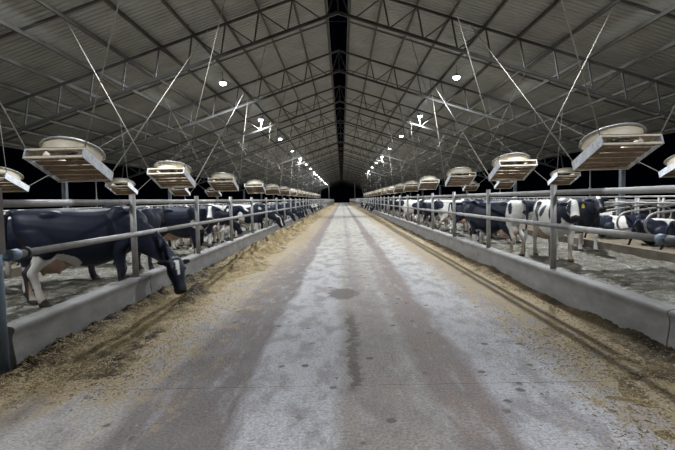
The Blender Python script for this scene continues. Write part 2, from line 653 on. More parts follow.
chordT = {s: half_chord(RIDGE_T, s, 0.10).mesh('top_chord', M['truss']) for s in (-1, 1)}
chordB = {s: half_chord(RIDGE_B, s, 0.12).mesh('bottom_chord', M['truss']) for s in (-1, 1)}
post_me = {}
diag_me = {}
for s in (-1, 1):
    mb = MB(); mb.bar((0, 0, 0), (s * OUT, 0, -DZ - SLOPE * OUT), 0.06, 0.06, (0, 1, 0)); post_me[s] = mb.mesh('web_post', M['truss'])
    mb = MB(); mb.bar((0, 0, 0), (-s * (PAN - OUT), 0, -DZ + SLOPE * (PAN - OUT)), 0.045, 0.045, (0, 1, 0)); diag_me[s] = mb.mesh('web_diagonal', M['truss'])
king_mb = MB().bar((0, 0, 0), (0, 0, -DZ), 0.06, 0.06, (0, 1, 0))
king_me = king_mb.mesh('king_post', M['truss'])
strut_me = {}
for s in (-1, 1):
    mb = MB(); mb.bar((0, 0, 0), (s * 0.48, 0, -DZ - 0.16), 0.042, 0.042, (0, 1, 0)); strut_me[s] = mb.mesh('ridge_strut', M['truss'])


def web_nodes(s):
    return [(s * (0.4 * RS + PAN * k), roof_h(0.4 * RS + PAN * k)) for k in range(1, NP)]


web_all = MB()
for s in (-1, 1):
    for x, z in web_nodes(s):
        web_all.bar((x, 0, z), (x + s * OUT, 0, z - DZ - SLOPE * OUT), 0.06, 0.06, (0, 1, 0))
        web_all.bar((x, 0, z), (x - s * (PAN - OUT), 0, z - DZ + SLOPE * (PAN - OUT)), 0.045, 0.045, (0, 1, 0))
    web_all.bar((0, 0, RIDGE_T), (s * 0.48, 0, RIDGE_T - DZ - 0.16), 0.042, 0.042, (0, 1, 0))
web_me = web_all.mesh('web', M['truss'])

TY = []
y = TRUSS0 - TRUSS_S
while y < ROOF_Y1:
    TY.append(y)
    y += TRUSS_S
vis = 0
for y in TY:
    t = empty('roof_truss', (0, y, 0))
    for s in (-1, 1):
        link('top_chord', chordT[s], t)
        link('bottom_chord', chordB[s], t)
    link('king_post', king_me, t, (0, 0, RIDGE_T))
    if y < 56:
        for s in (-1, 1):
            for x, z in web_nodes(s):
                link('web_post', post_me[s], t, (x, 0, z))
                link('web_diagonal', diag_me[s], t, (x, 0, z))
            link('ridge_strut', strut_me[s], t, (0, 0, RIDGE_T))
    else:
        o = link('web', web_me, t)
        o['kind'] = 'stuff'
    if y < 15:
        lab = 'grey lattice steel roof truss almost overhead, above the picture edge'
    elif vis < 6:
        lab = 'dark grey lattice steel roof truss, %s fully in view from the camera' % ord_word(vis)
        vis += 1
    else:
        lab = 'distant dark grey lattice steel roof truss towards the far end'
    tag(t, lab, 'roof truss', 'lattice trusses under the barn roof')

# columns under the trusses
CX = 14.5 * RS
h = roof_h(CX, RIDGE_B) - 0.04
mb = MB()
mb.box((0, 0, h / 2), (0.02, 0.24, h))
mb.box((-0.12, 0, h / 2), (0.014, 0.26, h))
mb.box((0.12, 0, h / 2), (0.014, 0.26, h))
mb.box((0, 0, -0.008), (0.40, 0.40, 0.035))
col_me = mb.mesh('column', M['column'])
for s in (-1, 1):
    sd = 'left' if s < 0 else 'right'
    for n, y in enumerate([(23.5 + 14.4 * k) * RS for k in range(8)]):
        o = link('column', col_me, None, (s * CX, y, 0))
        lab = ('blue-grey steel column beyond the %s stalls, %s from the camera' % (sd, ord_word(n))) if n < 3 else 'distant blue-grey steel column in the dark on the %s' % sd
        tag(o, lab, 'column', 'steel columns on the %s' % sd)
for s, y in ((1, 143.0), (-1, 146.0)):
    mb = MB(); mb.tube([(0, 0, 0), (0, 0, roof_h(4.15, RIDGE_B) - 0.06)], 0.10, 8)
    o = mb.build('pole', M['pipe'], None, (s * 4.15, y, 0))
    tag(o, 'tall thin pole at the far end %s of the road' % ('right' if s > 0 else 'left'), 'pole')

# ------------------------------------------------------------------ lamps
lamp_house = MB()
lamp_house.lathe([(0.0, 0.17), (0.09, 0.165), (0.10, 0.08), (0.2, 0.03), (0.21, -0.01), (0.195, -0.01), (0.19, 0.012), (0.0, 0.012)], 20)
house_me = lamp_house.mesh('housing', M['lamp_body'])
diff = MB(); diff.lathe([(0.186, 0.008), (0.18, -0.05), (0.155, -0.10), (0.11, -0.135), (0.0, -0.15)], 20)
diff_me = diff.mesh('diffuser', M['led'])
rod = MB(); rod.tube([(0, 0, 0.16), (0, 0, 0.62)], 0.015, 6)
rod_me = rod.mesh('hanging_rod', M['clamp'])
ld = bpy.data.lights.new('lamp_light', 'AREA')
ld.shape = 'DISK'
ld.size = 0.34
ld.energy = LAMP_POWER
ld.color = (0.92, 0.965, 1.0)
LY = [(11.4 + 9.6 * k) * RS for k in range(-1, 17)]
for s in (-1, 1):
    n = 0
    for y in LY:
        if s > 0 and y > 110:
            continue
        t = empty('led_lamp', (s * LAMP_X, y, LAMP_Z))
        link('housing', house_me, t)
        link('diffuser', diff_me, t)
        link('hanging_rod', rod_me, t)
        lo = bpy.data.objects.new('lamp_light', ld)
        C.objects.link(lo)
        lo.location = (0, 0, -0.16)
        lo.parent = t
        sd = 'left' if s < 0 else 'right'
        if y < 18:
            lab = 'round white lamp under the %s roof slope, out of the picture above' % sd
        elif n < 5:
            lab = 'round glowing white lamp under the %s roof slope, %s in view' % (sd, ord_word(n))
            n += 1
        else:
            lab = 'small distant glowing lamp far down the %s roof slope' % sd
        tag(t, lab, 'lamp', 'white lamps under the %s roof slope' % sd)

# ------------------------------------------------------------------ fences
R_RAIL = 0.038


def fence(s):
    sd = 'left' if s < 0 else 'right'
    f = empty('feed_fence', (s * FX, 4.17 if s < 0 else 0.8, 0))
    y_off = f.location.y
    tag(f, 'two-rail galvanised pipe feed fence on the %s concrete kerb' % sd, 'fence')
    pm = MB()
    pm.tube([(0, 0, CURB_H - 0.02), (0, 0, TOPZ + 0.115)], 0.046, 12)
    post = pm.mesh('post', M['pipe'])
    cm = MB()
    cm.tube([(0, -0.055, 0), (0, 0.055, 0)], R_RAIL + 0.009, 10)
    clamp = cm.mesh('coupling', M['clamp'])
    y = 6.85
    if s > 0:
        y -= 2 * 3.03
    n = 0
    while y < 185:
        link('post', post, f, (0, y - y_off, 0))
        y += 3.03
        n += 1
    # rails in lengths of two bays, butted at couplings: upper one behind the posts, lower one before them
    xu, xl = s * 0.055, -s * 0.055
    for nm, xx, zz, ys in (('top_rail', xu, TOPZ, 4.17 if s < 0 else 0.8), ('lower_rail', xl, LOWZ, 4.25 if s < 0 else 4.42)):
        y = ys
        first = True
        while y < 184:
            L = 6.06
            if first:
                L = (5.35 if nm == 'top_rail' else 6.85 + 1.1) - ys if s < 0 else (5.6 if nm == 'top_rail' else 6.2) - ys
                L = max(L, 1.2)
            mb = MB()
            mb.tube([(0, 0, 0), (0, L, 0)], R_RAIL, 12)
            if first:
                me = mb.mesh(nm, M['pipe'])
            else:
                if '_m' + nm not in cache:
                    cache['_m' + nm] = mb.mesh(nm, M['pipe'])
                me = cache['_m' + nm]
            r = link(nm, me, f, (xx, y - y_off, zz))
            if y + L < 60:
                link('coupling', clamp_ring, r, (0, L, 0))
            y += L
            first = False
    # clamps tying rails to the posts
    y = 6.85
    while y < 45:
        link('rail_clamp', clamp_post, f, (xl * 0.5, y - y_off, LOWZ))
        link('rail_clamp', clamp_post, f, (xu * 0.5, y - y_off, TOPZ))
        y += 3.03
    return f, y_off


cache = {}
cr = MB(); cr.lathe([(R_RAIL, -0.012), (R_RAIL + 0.004, -0.01), (R_RAIL + 0.004, 0.01), (R_RAIL, 0.012)], 12, Matrix.Rotation(math.pi / 2, 4, 'X'))
clamp_ring = cr.mesh('coupling', M['pipe'])
cp = MB(); cp.box((0, 0, 0), (0.11, 0.022, 0.03))
clamp_post = cp.mesh('rail_clamp', M['pipe'])
fl, fy = fence(-1)
# the fence's thick end post at the left edge, with hinge plate and clamped rail end
mb = MB(); mb.tube([(0, 0, 0), (0, 0, TOPZ + 0.1)], 0.055, 14)
o = mb.build('end_post', M['pipe_blue'], fl, (0.02, -0.11, 0))
mb = MB(); mb.box((0, 0, 0), (0.14, 0.13, 0.60))
hp = mb.build('hinge_plate', M['plate'], fl, (0.01, -0.12, TOPZ - 0.16))
mb = MB(); mb.tube([(0, 0, 0), (0, -0.02, 0)], 0.02, 8)
mb.build('bolt', M['clamp'], hp, (0.01, -0.06, -0.07))
mb = MB(); mb.tube([(0, -0.06, 0), (0, 0.06, 0)], 0.056, 12)
mb.build('end_clamp', M['pipe_blue'], fl, (0.055, 0.06, LOWZ))
mb = MB(); mb.tube([(0, -0.02, 0), (0, 0.02, 0)], 0.06, 12)
mb.build('end_clamp', M['clamp'], fl, (0.055, 0.24, LOWZ))
mb = MB(); mb.bar((0.02, -0.12, 0), (0.055, 0.08, 0), 0.05, 0.04)
mb.build('rail_bracket', M['pipe_blue'], fl, (0, 0.02, LOWZ))
mb = MB(); mb.bar((0.02, -0.12, TOPZ - LOWZ), (-0.055, 0.06, TOPZ - LOWZ), 0.05, 0.04)
mb.build('rail_bracket', M['pipe_blue'], fl, (0, 0.02, LOWZ))
fr, fyr = fence(1)
mb = MB(); mb.tube([(0, -0.05, 0), (0, 0.07, 0)], 0.052, 12)
mb.build('end_clamp', M['pipe_blue'], fr, (-0.055, 4.42 - fyr, LOWZ))
mb = MB(); mb.tube([(0, -0.30, 0), (0, -0.05, 0)], 0.047, 12)
mb.build('end_sleeve', M['clamp'], fr, (-0.055, 4.42 - fyr, LOWZ))
mb = MB(); mb.tube([(0, 0, CURB_H - 0.02), (0, 0, TOPZ + 0.1)], 0.055, 14)
mb.build('end_post', M['pipe_blue'], fr, (0, 4.02 - fyr, 0))
# ------------------------------------------------------------------ fans
FAN_A = math.radians(-21.6)
FAN_R = Matrix.Rotation(FAN_A, 4, 'X')
FB = 0.61      # half width of the louvre box
FD = 0.22      # box depth
FAN_Z = 2.31


def fan_meshes():
    d = {}
    mb = MB(); mb.box((0, 0, 0), (0.014, 2 * FB, FD)); mb.box((0, -FB + 0.012, 0), (0.03, 0.024, FD)); mb.box((0, FB - 0.012, 0), (0.03, 0.024, FD))
    for i in range(4):
        mb.lathe([(0.02, -0.012), (0.02, 0.012), (0, 0.012)], 8, Matrix.Translation((0, -0.42 + 0.28 * i, 0.02)) @ Matrix.Rotation(math.pi / 2, 4, 'Y'))
    d['side_panel'] = mb.mesh('side_panel', M['fan_side'])
    mb = MB(); mb.box((0, 0, 0), (2 * FB, 0.05, 0.042))
    d['frame_bar'] = mb.mesh('frame_bar', M['fan'])
    mb = MB(); mb.box((0, 0, 0), (2 * FB - 0.03, 0.150, 0.014), Matrix.Rotation(math.radians(-6), 3, 'X'))
    d['slat'] = mb.mesh('slat', M['slat'])
    # square top plate with a round opening, then the bell-mouthed ring
    mb = MB()
    n = 32
    vs = []
    for k in range(n):
        a = 2 * math.pi * k / n
        c_, s_ = math.cos(a), math.sin(a)
        q = FB / max(abs(c_), abs(s_))
        vs.append((0.555 * c_, 0.555 * s_, FD)); vs.append((q * c_, q * s_, FD))
        vs.append((0.555 * c_, 0.555 * s_, FD + 0.012)); vs.append((q * c_, q * s_, FD + 0.012))
    fs = []
    for k in range(n):
        a, b = 4 * k, 4 * ((k + 1) % n)
        fs += [(a, a + 1, b + 1, b), (a + 2, b + 2, b + 3, a + 3)]
    mb.add(vs, fs)
    d['top_plate'] = mb.mesh('top_plate', M['fan'])
    mb = MB()
    mb.lathe([(0.545, FD), (0.547, FD + 0.14), (0.56, FD + 0.20), (0.595, FD + 0.245), (0.61, FD + 0.24), (0.575, FD + 0.19), (0.562, FD + 0.14), (0.56, FD)], 32)
    d['shroud'] = mb.mesh('shroud', M['fan'])
    mb = MB()
    mb.lathe([(0.592, FD + 0.238), (0.632, FD + 0.262), (0.642, FD + 0.245), (0.632, FD + 0.22), (0.605, FD + 0.22), (0.592, FD + 0.238)], 32)
    d['rim'] = mb.mesh('rim', M['fan_rim'])
    mb = MB(); mb.lathe([(0, 0.30), (0.09, 0.30), (0.11, 0.34), (0.11, 0.50), (0.08, 0.54), (0, 0.54)], 16)
    d['motor'] = mb.mesh('motor', M['motor'])
    mb = MB()
    vs = []
    for r_, w, tw in ((0.09, 0.05, 0.5), (0.3, 0.09, 0.38), (0.53, 0.10, 0.28)):
        for e in (-1, 1):
            for th in (-0.004, 0.004):
                vs.append((r_, e * w * math.cos(tw), 0.38 + e * w * math.sin(tw) + th))
    fs = []
    for i in range(2):
        a = 4 * i
        fs += [(a, a + 4, a + 6, a + 2), (a + 1, a + 3, a + 7, a + 5), (a, a + 1, a + 5, a + 4), (a + 2, a + 6, a + 7, a + 3)]
    fs += [(8, 9, 11, 10), (0, 2, 3, 1)]
    mb.add(vs, fs)
    d['blade'] = mb.mesh('blade', M['blade'])
    mb = MB(); mb.bar((-0.56, 0, 0.52), (0.56, 0, 0.52), 0.04, 0.03)
    d['motor_bar'] = mb.mesh('motor_bar', M['fan_rim'])
    return d


FM = fan_meshes()
SLAT_Y = [-0.44, -0.2, 0.04, 0.28, 0.51]


def make_fan(s, x, y, label, group, detail=2, zoff=0.0):
    """s: side of the barn, the cables lean with it"""
    f = empty('ventilation_fan', (s * x, y, FAN_Z + zoff))
    tag(f, label, 'fan', group)

    def add(nm, loc=(0, 0, 0), rz=0.0, parent=f, ident=False):
        o = link(nm, FM[nm], parent)
        L = Matrix.Translation(loc) @ Matrix.Rotation(rz, 4, 'Z')
        o.matrix_local = L if ident else FAN_R @ L
        return o
    add('side_panel', (-FB, 0, FD / 2)); add('side_panel', (FB, 0, FD / 2))
    for yy in (-FB + 0.025, FB - 0.025):
        add('frame_bar', (0, yy, 0.021)); add('frame_bar', (0, yy, FD - 0.021))
    for yy in SLAT_Y:
        add('slat', (0, yy, 0.085))
    add('top_plate'); sh = add('shroud')
    add('rim', (0, 0, 0), 0, sh, True)
    m = add('motor')
    if detail > 1:
        for k in range(6):
            add('blade', (0, 0, 0), k * math.pi / 3 + 0.3 * y, m, True)
        add('motor_bar', (0, 0, 0.0), 0.0); add('motor_bar', (0, 0, 0), math.pi / 2)
    # three hanging cables; local x flips with the side so that +1 is towards the road
    inn = -s
    tr = next(q for q in TY if q > y + 5) - y          # the next truss down the barn carries the far cable
    for a, b, tx, ty in ((inn, -1, x - (2.6 if x < 10 else 0.5), -0.3), (-inn, -1, x + 3.5, -0.3), (inn, 1, x - 0.35, tr)):
        p0 = FAN_R @ Vector((a * FB, b * (FB - 0.03), FD))
        wx = min(PURL, key=lambda q: abs(q - tx)) if ty != tr else tx
        p1 = Vector((s * wx - s * x, ty, roof_h(wx) + (0.06 if ty != tr else 0.0) - FAN_Z - zoff))
        mb = MB()
        mb.tube([p0, p1], 0.013, 6)
        mb.build('hanging_cable', M['rope'], f)
    return f


FAN_Y = [9.78, 15.66, 22.5, 30.7, 38.1, 45.5] + [45.5 + 7.2 * k for k in range(1, 10)]
for s in (-1, 1):
    sd = 'left' if s < 0 else 'right'
    for i, y in enumerate(FAN_Y):
        if i < 8:
            lab = 'cream louvred ceiling fan over the %s cow alley, %s from the camera' % (sd, ord_word(i))
        else:
            lab = 'small distant cream fan far down the %s cow alley' % sd
        make_fan(s, 5.9, y, lab, 'hanging fans over the %s cow alley' % sd, 2 if i < 6 else 1)
    for i, y in enumerate([16.0, 24.9, 33.8, 42.7]):
        make_fan(s, 12.2, y, 'dim cream fan in the dark over the %s stalls, %s from the camera' % (sd, ord_word(i)),
                 'hanging fans over the %s stalls' % sd, 1)


# ------------------------------------------------------------------ feed along the kerbs
def feed_left_h(P):
    x, y = -P[:, 0], P[:, 1]
    d = W - x                                   # distance from the kerb
    wob = 0.10 * nz(np.stack([y, y * 0.3], 1), 11, 1.6)
    far = np.clip((y - 8.5) / 4.0, 0, 1)
    near = 1 - far
    # near the camera: one thin dark ridge at the kerb and a second one that drifts away from it
    r1 = 0.085 * np.exp(-((d - 0.10) / 0.13) ** 2)
    c2 = np.clip(0.52 + (7.5 - y) * 0.10, 0.3, 1.1) + wob
    r2 = 0.10 * np.exp(-((d - c2) / 0.13) ** 2) * (0.6 + 0.5 * nz(P, 15, 4.0))
    base_n = 0.030 * np.clip(1.5 - d, 0, 1)
    hn = r1 + np.clip(r2, 0, 1) + base_n
    # farther on: a heaped windrow of silage
    cf = 0.62 + wob
    hfar = 0.17 * np.exp(-((d - cf) / 0.42) ** 2) * (1.0 + 0.45 * nz(P, 16, 3.2) + 0.38 * nz(P, 26, 7.0) + 0.22 * nz(P, 27, 15.0)) + 0.05 * np.clip(1.3 - d, 0, 1)
    h = near * hn + far * hfar
    lum = np.clip(h * 9, 0, 1)
    h = h + lum * (0.020 * nz(P, 17, 11) + 0.013 * nz(P, 18, 26) + 0.010 * nz(P, 19, 55))
    fade = np.clip((1.42 + 0.22 * nz(np.stack([y, y * 0], 1), 21, 2.2) - d) / 0.7, 0, 1)
    fade *= np.clip((y - 3.5 - 0.25 * (d - 0.3)) / 0.8, 0, 1)
    fade = np.clip(fade + (0.16 * nz(P, 22, 9) + 0.12 * nz(P, 23, 31)) * np.clip(fade * 4, 0, 1) * (fade < 0.999), 0, 1)
    return h * fade - 0.012 * (1 - fade) - 0.004


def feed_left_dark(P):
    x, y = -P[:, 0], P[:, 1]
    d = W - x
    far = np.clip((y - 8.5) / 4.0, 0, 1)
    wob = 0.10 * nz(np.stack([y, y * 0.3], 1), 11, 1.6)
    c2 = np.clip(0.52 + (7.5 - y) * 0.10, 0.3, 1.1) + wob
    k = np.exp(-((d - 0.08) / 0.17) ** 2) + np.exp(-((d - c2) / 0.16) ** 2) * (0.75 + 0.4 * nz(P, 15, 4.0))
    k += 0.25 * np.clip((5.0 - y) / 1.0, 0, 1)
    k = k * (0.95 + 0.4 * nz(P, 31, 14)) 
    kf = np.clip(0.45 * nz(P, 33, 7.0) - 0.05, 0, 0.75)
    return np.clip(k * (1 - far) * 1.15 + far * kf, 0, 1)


ysf = ygrid(3.0, 120, 0.035, 0.0055)
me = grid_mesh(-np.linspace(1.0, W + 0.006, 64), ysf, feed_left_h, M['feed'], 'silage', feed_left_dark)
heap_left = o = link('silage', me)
o['kind'] = 'stuff'
tag(o, 'golden brown silage heaped along the left kerb wall', 'silage')


def feed_right_h(P):
    x, y = P[:, 0], P[:, 1]
    d = W - x
    wob = 0.05 * nz(np.stack([y, y * 0.3], 1), 41, 2.0)
    h = 0.065 * np.exp(-((d - 0.03) / (0.15 + wob * 0.6)) ** 2) * (0.9 + 0.35 * nz(P, 42, 5))
    # loose scattering near the picture's right corner and a thin drift mid-alley
    corner = np.clip((4.9 - y) / 1.6 + 0.15 * nz(P, 49, 16), 0, 1) * np.clip((1.2 - d) / 0.8 + 0.2 * nz(P, 50, 19), 0, 1)
    h = h + corner * 0.026 * np.clip(0.8 + 0.8 * nz(P, 43, 9), 0, 2)
    far = np.clip((y - 22) / 10, 0, 1)
    h = h + far * 0.09 * np.exp(-((d - 0.3) / 0.3) ** 2) * (1 + 0.4 * nz(P, 48, 3))
    lum = np.clip(h * 14, 0, 1)
    h = h + lum * (0.012 * nz(P, 45, 12) + 0.009 * nz(P, 46, 28) + 0.008 * nz(P, 47, 56))
    return h - 0.010


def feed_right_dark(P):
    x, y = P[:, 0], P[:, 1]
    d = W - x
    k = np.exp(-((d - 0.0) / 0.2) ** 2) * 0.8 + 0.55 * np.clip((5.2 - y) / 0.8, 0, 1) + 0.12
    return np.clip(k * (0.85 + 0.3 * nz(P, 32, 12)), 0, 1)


ysr = ygrid(2.6, 120, 0.035, 0.0055)
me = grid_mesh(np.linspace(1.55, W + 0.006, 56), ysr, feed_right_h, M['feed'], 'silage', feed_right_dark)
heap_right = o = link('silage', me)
o['kind'] = 'stuff'
tag(o, 'thin dark strip of leftover silage along the right kerb wall', 'silage')

# loose straw and crumbs scattered over the road edge
def scatter(name, n, xfun, hfun, mat, seed, lab, y0=2.4):
    r = np.random.RandomState(seed)
    y = y0 + (r.rand(n) ** 1.7) * 13 + r.normal(size=n) * 0.25
    x = xfun(r, y)
    ok = np.abs(x) < W - 0.03
    x, y = x[ok], y[ok]
    n = len(x)
    z = np.maximum(0, hfun(np.stack([x, y], 1))) + 0.003
    L = 0.006 + 0.014 * r.rand(n)
    wd = 0.002 + 0.003 * r.rand(n)
    a = r.rand(n) * math.pi
    ca, sa = np.cos(a), np.sin(a)
    tl = (r.rand(n) - 0.4) * 0.012
    rows = []
    for u, v, w in ((-1, -1, 0), (1, -1, 1), (1, 1, 1), (-1, 1, 0)):
        rows.append(np.stack([x + ca * u * L - sa * v * wd, y + sa * u * L + ca * v * wd, z + w * tl], 1))
    rows.append(np.stack([x, y, z + 0.004 + tl * 0.5], 1))
    V = np.stack(rows, 1).reshape(-1, 3)
    b = (np.arange(n) * 5)[:, None, None]
    F = (b + np.array([[0, 1, 4], [1, 2, 4], [2, 3, 4], [3, 0, 4]])[None]).reshape(-1, 3)
    me = bpy.data.meshes.new(name)
    me.from_pydata(V.tolist(), [], F.tolist())
    me.materials.append(mat)
    o = link(name, me, heap_left if 'left' in lab else heap_right)
    o['kind'] = 'stuff'
    o['label'] = lab


scatter('loose_straw', 14000, lambda r, y: -W + np.abs(r.normal(size=len(y))) * 0.75 + 0.02, feed_left_h, M['straw'], 1, 'loose yellow straw strewn along the left road edge', 3.75)
scatter('loose_silage_crumbs', 8000, lambda r, y: -W + np.abs(r.normal(size=len(y))) * 0.5 + 0.02, feed_left_h, M['straw_dark'], 2, 'dark silage crumbs strewn along the left road edge', 3.75)
scatter('loose_straw', 7000, lambda r, y: W - np.abs(r.normal(size=len(y)) * 0.35 + 0.75), feed_right_h, M['straw'], 3, 'loose yellow straw strewn along the right road edge')
scatter('loose_silage_crumbs', 8000, lambda r, y: W - np.abs(r.normal(size=len(y))) * np.where(y < 5.2, 0.55, 0.2), feed_right_h, M['straw_dark'], 4, 'dark silage crumbs strewn along the right road edge')

# ------------------------------------------------------------------ free stalls behind the cow alleys
BX0, BX1 = 7.25, 12.6
for s in (-1, 1):
    sd = 'left' if s < 0 else 'right'
    mb = MB()
    mb.box((s * (BX0 + BX1) / 2, 50, 0.075), (BX1 - BX0, 110, 0.20))
    o = mb.build('stall_platform', M['bed'])
    struct(o, 'raised earth bed of the %s cow stalls' % sd)
    mb = MB()
    mb.box((s * BX0, 50, 0.09), (0.16, 110, 0.24))
    k = mb.build('kerb', M['kerb'], o)
BED = 0.175


def loop_mesh():
    mb = MB()
    pts = [(2.05, 0, 1.08), (0.55, 0, 0.90)]
    # rounded rear end of the loop
    for k in range(9):
        a = math.radians(97 + 166 * k / 8)
        pts.append((0.33 + 0.33 * math.cos(a), 0, 0.575 + 0.30 * math.sin(a)))
    pts += [(0.9, 0, 0.30), (1.5, 0, 0.36), (2.05, 0, 0.42)]
    mb.tube(pts, 0.029, 8)
    return mb.mesh('divider_loop', M['pipe'])


loop_me = loop_mesh()
mb = MB(); mb.tube([(2.05, 0, -0.02), (2.05, 0, 1.22)], 0.035, 8)
lpost_me = mb.mesh('divider_post', M['pipe'])
for s in (-1, 1):
    sd = 'left' if s < 0 else 'right'
    for row in (0, 1):
        y = 6.7
        n = 0
        while y < 52:
            t = empty('stall_divider', (s * (7.5 if row == 0 else 12.25), y, BED))
            if (s > 0) == (row == 1):
                t.rotation_euler = (0, 0, math.pi)
            link('divider_loop', loop_me, t)
            link('divider_post', lpost_me, t)
            nn = n - 3
            if s > 0 and row == 0 and 0 <= nn < 6:
                lab = 'bent pipe stall divider loop behind the right alley, %s in view' % ord_word(nn)
            elif row == 0:
                lab = 'bent pipe stall divider facing the %s cow alley' % sd
            else:
                lab = 'bent pipe stall divider of the back row on the %s' % sd
            tag(t, lab, 'stall divider', '%s row of %s stall dividers' % ('front' if row == 0 else 'back', sd))
            y += 1.13
            n += 1
    # long neck rails
    for row, (xx, zz, nm) in enumerate(((8.55, BED + 1.09, 'front'), (9.78, BED + 1.25, 'middle'), (11.2, BED + 1.09, 'back'))):
        mb = MB(); mb.tube([(0, 5.5, 0), (0, 54, 0)], 0.03, 8)
        o = mb.build('neck_rail', M['pipe'], None, (s * xx, 0, zz))
        tag(o, 'long horizontal pipe over the %s stalls, %s of three' % (sd, nm), 'rail', 'long pipes over the %s stalls' % sd)
# thin service posts beyond the stalls
for s in (-1, 1):
    for i, y in enumerate((31.8, 49.8)):
        mb = MB(); mb.tube([(0, 0, -0.03), (0, 0, roof_h(17.4, RIDGE_B) - 0.3)], 0.045, 8)
        mb.tube([(0, 0, 1.75), (0, 0, 2.0)], 0.09, 8)
        o = mb.build('service_post', M['pipe'], None, (s * 17.4, y, 0))
        tag(o, 'thin pale post with a lump beyond the %s stalls, %s one' % ('left' if s < 0 else 'right', ('nearer', 'farther')[i]), 'post')

# ------------------------------------------------------------------ cows
def ring_tube(stations, n=16):
    """stations: (centre, side, up, half_width, half_height); closed loft"""
    vs, fs = [], []
    for c, sd, up, hw, hh in stations:
        for k in range(n):
            a = 2 * math.pi * k / n
            vs.append(c + sd * (hw * math.cos(a)) + up * (hh * math.sin(a)))
    m = len(stations)
    for i in range(m - 1):
        for k in range(n):
            a, b = i * n + k, i * n + (k + 1) % n
            fs.append((a, b, b + n, a + n))
    fs.append(tuple(reversed(range(n))))
    fs.append(tuple((m - 1) * n + k for k in range(n)))
    return vs, fs


def V3(*a):
    return Vector(a)


def lerp_keys(keys, m):
    """dense Catmull-Rom resampling of rows of numbers"""
    K = np.array(keys, float)
    out = []
    n = len(K)
    for i in range(n - 1):
        p0, p1, p2, p3 = K[max(i - 1, 0)], K[i], K[i + 1], K[min(i + 2, n - 1)]
        for j in range(m):
            t = j / m
            out.append(0.5 * ((2 * p1) + (-p0 + p2) * t + (2 * p0 - 5 * p1 + 4 * p2 - p3) * t * t + (-p0 + 3 * p1 - 3 * p2 + p3) * t ** 3))
    out.append(K[-1])
    return np.array(out)


def limb(mb, keys, n=14, fat=True):
    """keys rows: x y z half_width(y) half_length(x)"""
    K = lerp_keys(keys, 4)
    st = []
    for r in K:
        k = 1.0 + 0.2 * min(1.0, max(0.0, (0.85 - r[2]) / 0.3)) if fat else 1.0
        st.append((V3(r[0], r[1], r[2]), V3(0, 1, 0), V3(1, 0, 0), max(r[3] * k, 0.01), max(r[4] * k, 0.01)))
    mb.add(*ring_tube(st, n))


def ball(mb, c, r, M3=None):
    vs, fs = [], []
    nu, nv = 12, 8
    for j in range(nv + 1):
        t = math.pi * j / nv
        for i in range(nu):
            a = 2 * math.pi * i / nu
            p = Vector((r[0] * math.sin(t) * math.cos(a), r[1] * math.sin(t) * math.sin(a), r[2] * math.cos(t)))
            if M3 is not None:
                p = M3 @ p
            vs.append(p + Vector(c))
    for j in range(nv):
        for i in range(nu):
            a, b = j * nu + i, j * nu + (i + 1) % nu
            fs.append((a, a + nu, b + nu, b))
    mb.add(vs, fs)


TRUNK = [(-0.87, 1.25, 0.08, 0.07), (-0.83, 1.21, 0.19, 0.17), (-0.72, 1.14, 0.29, 0.24), (-0.55, 1.09, 0.345, 0.275), (-0.36, 1.04, 0.40, 0.30),
         (-0.1, 0.985, 0.435, 0.345), (0.18, 0.975, 0.44, 0.35), (0.42, 1.02, 0.42, 0.305), (0.62, 1.07, 0.38, 0.25), (0.78, 1.10, 0.30, 0.20),
         (0.88, 1.12, 0.20, 0.14), (0.93, 1.12, 0.11, 0.08)]


def head_frame(P, F, U):
    F = F.normalized()
    S = U.cross(F).normalized()       # cow's left
    U = F.cross(S).normalized()
    return P, F, U, S


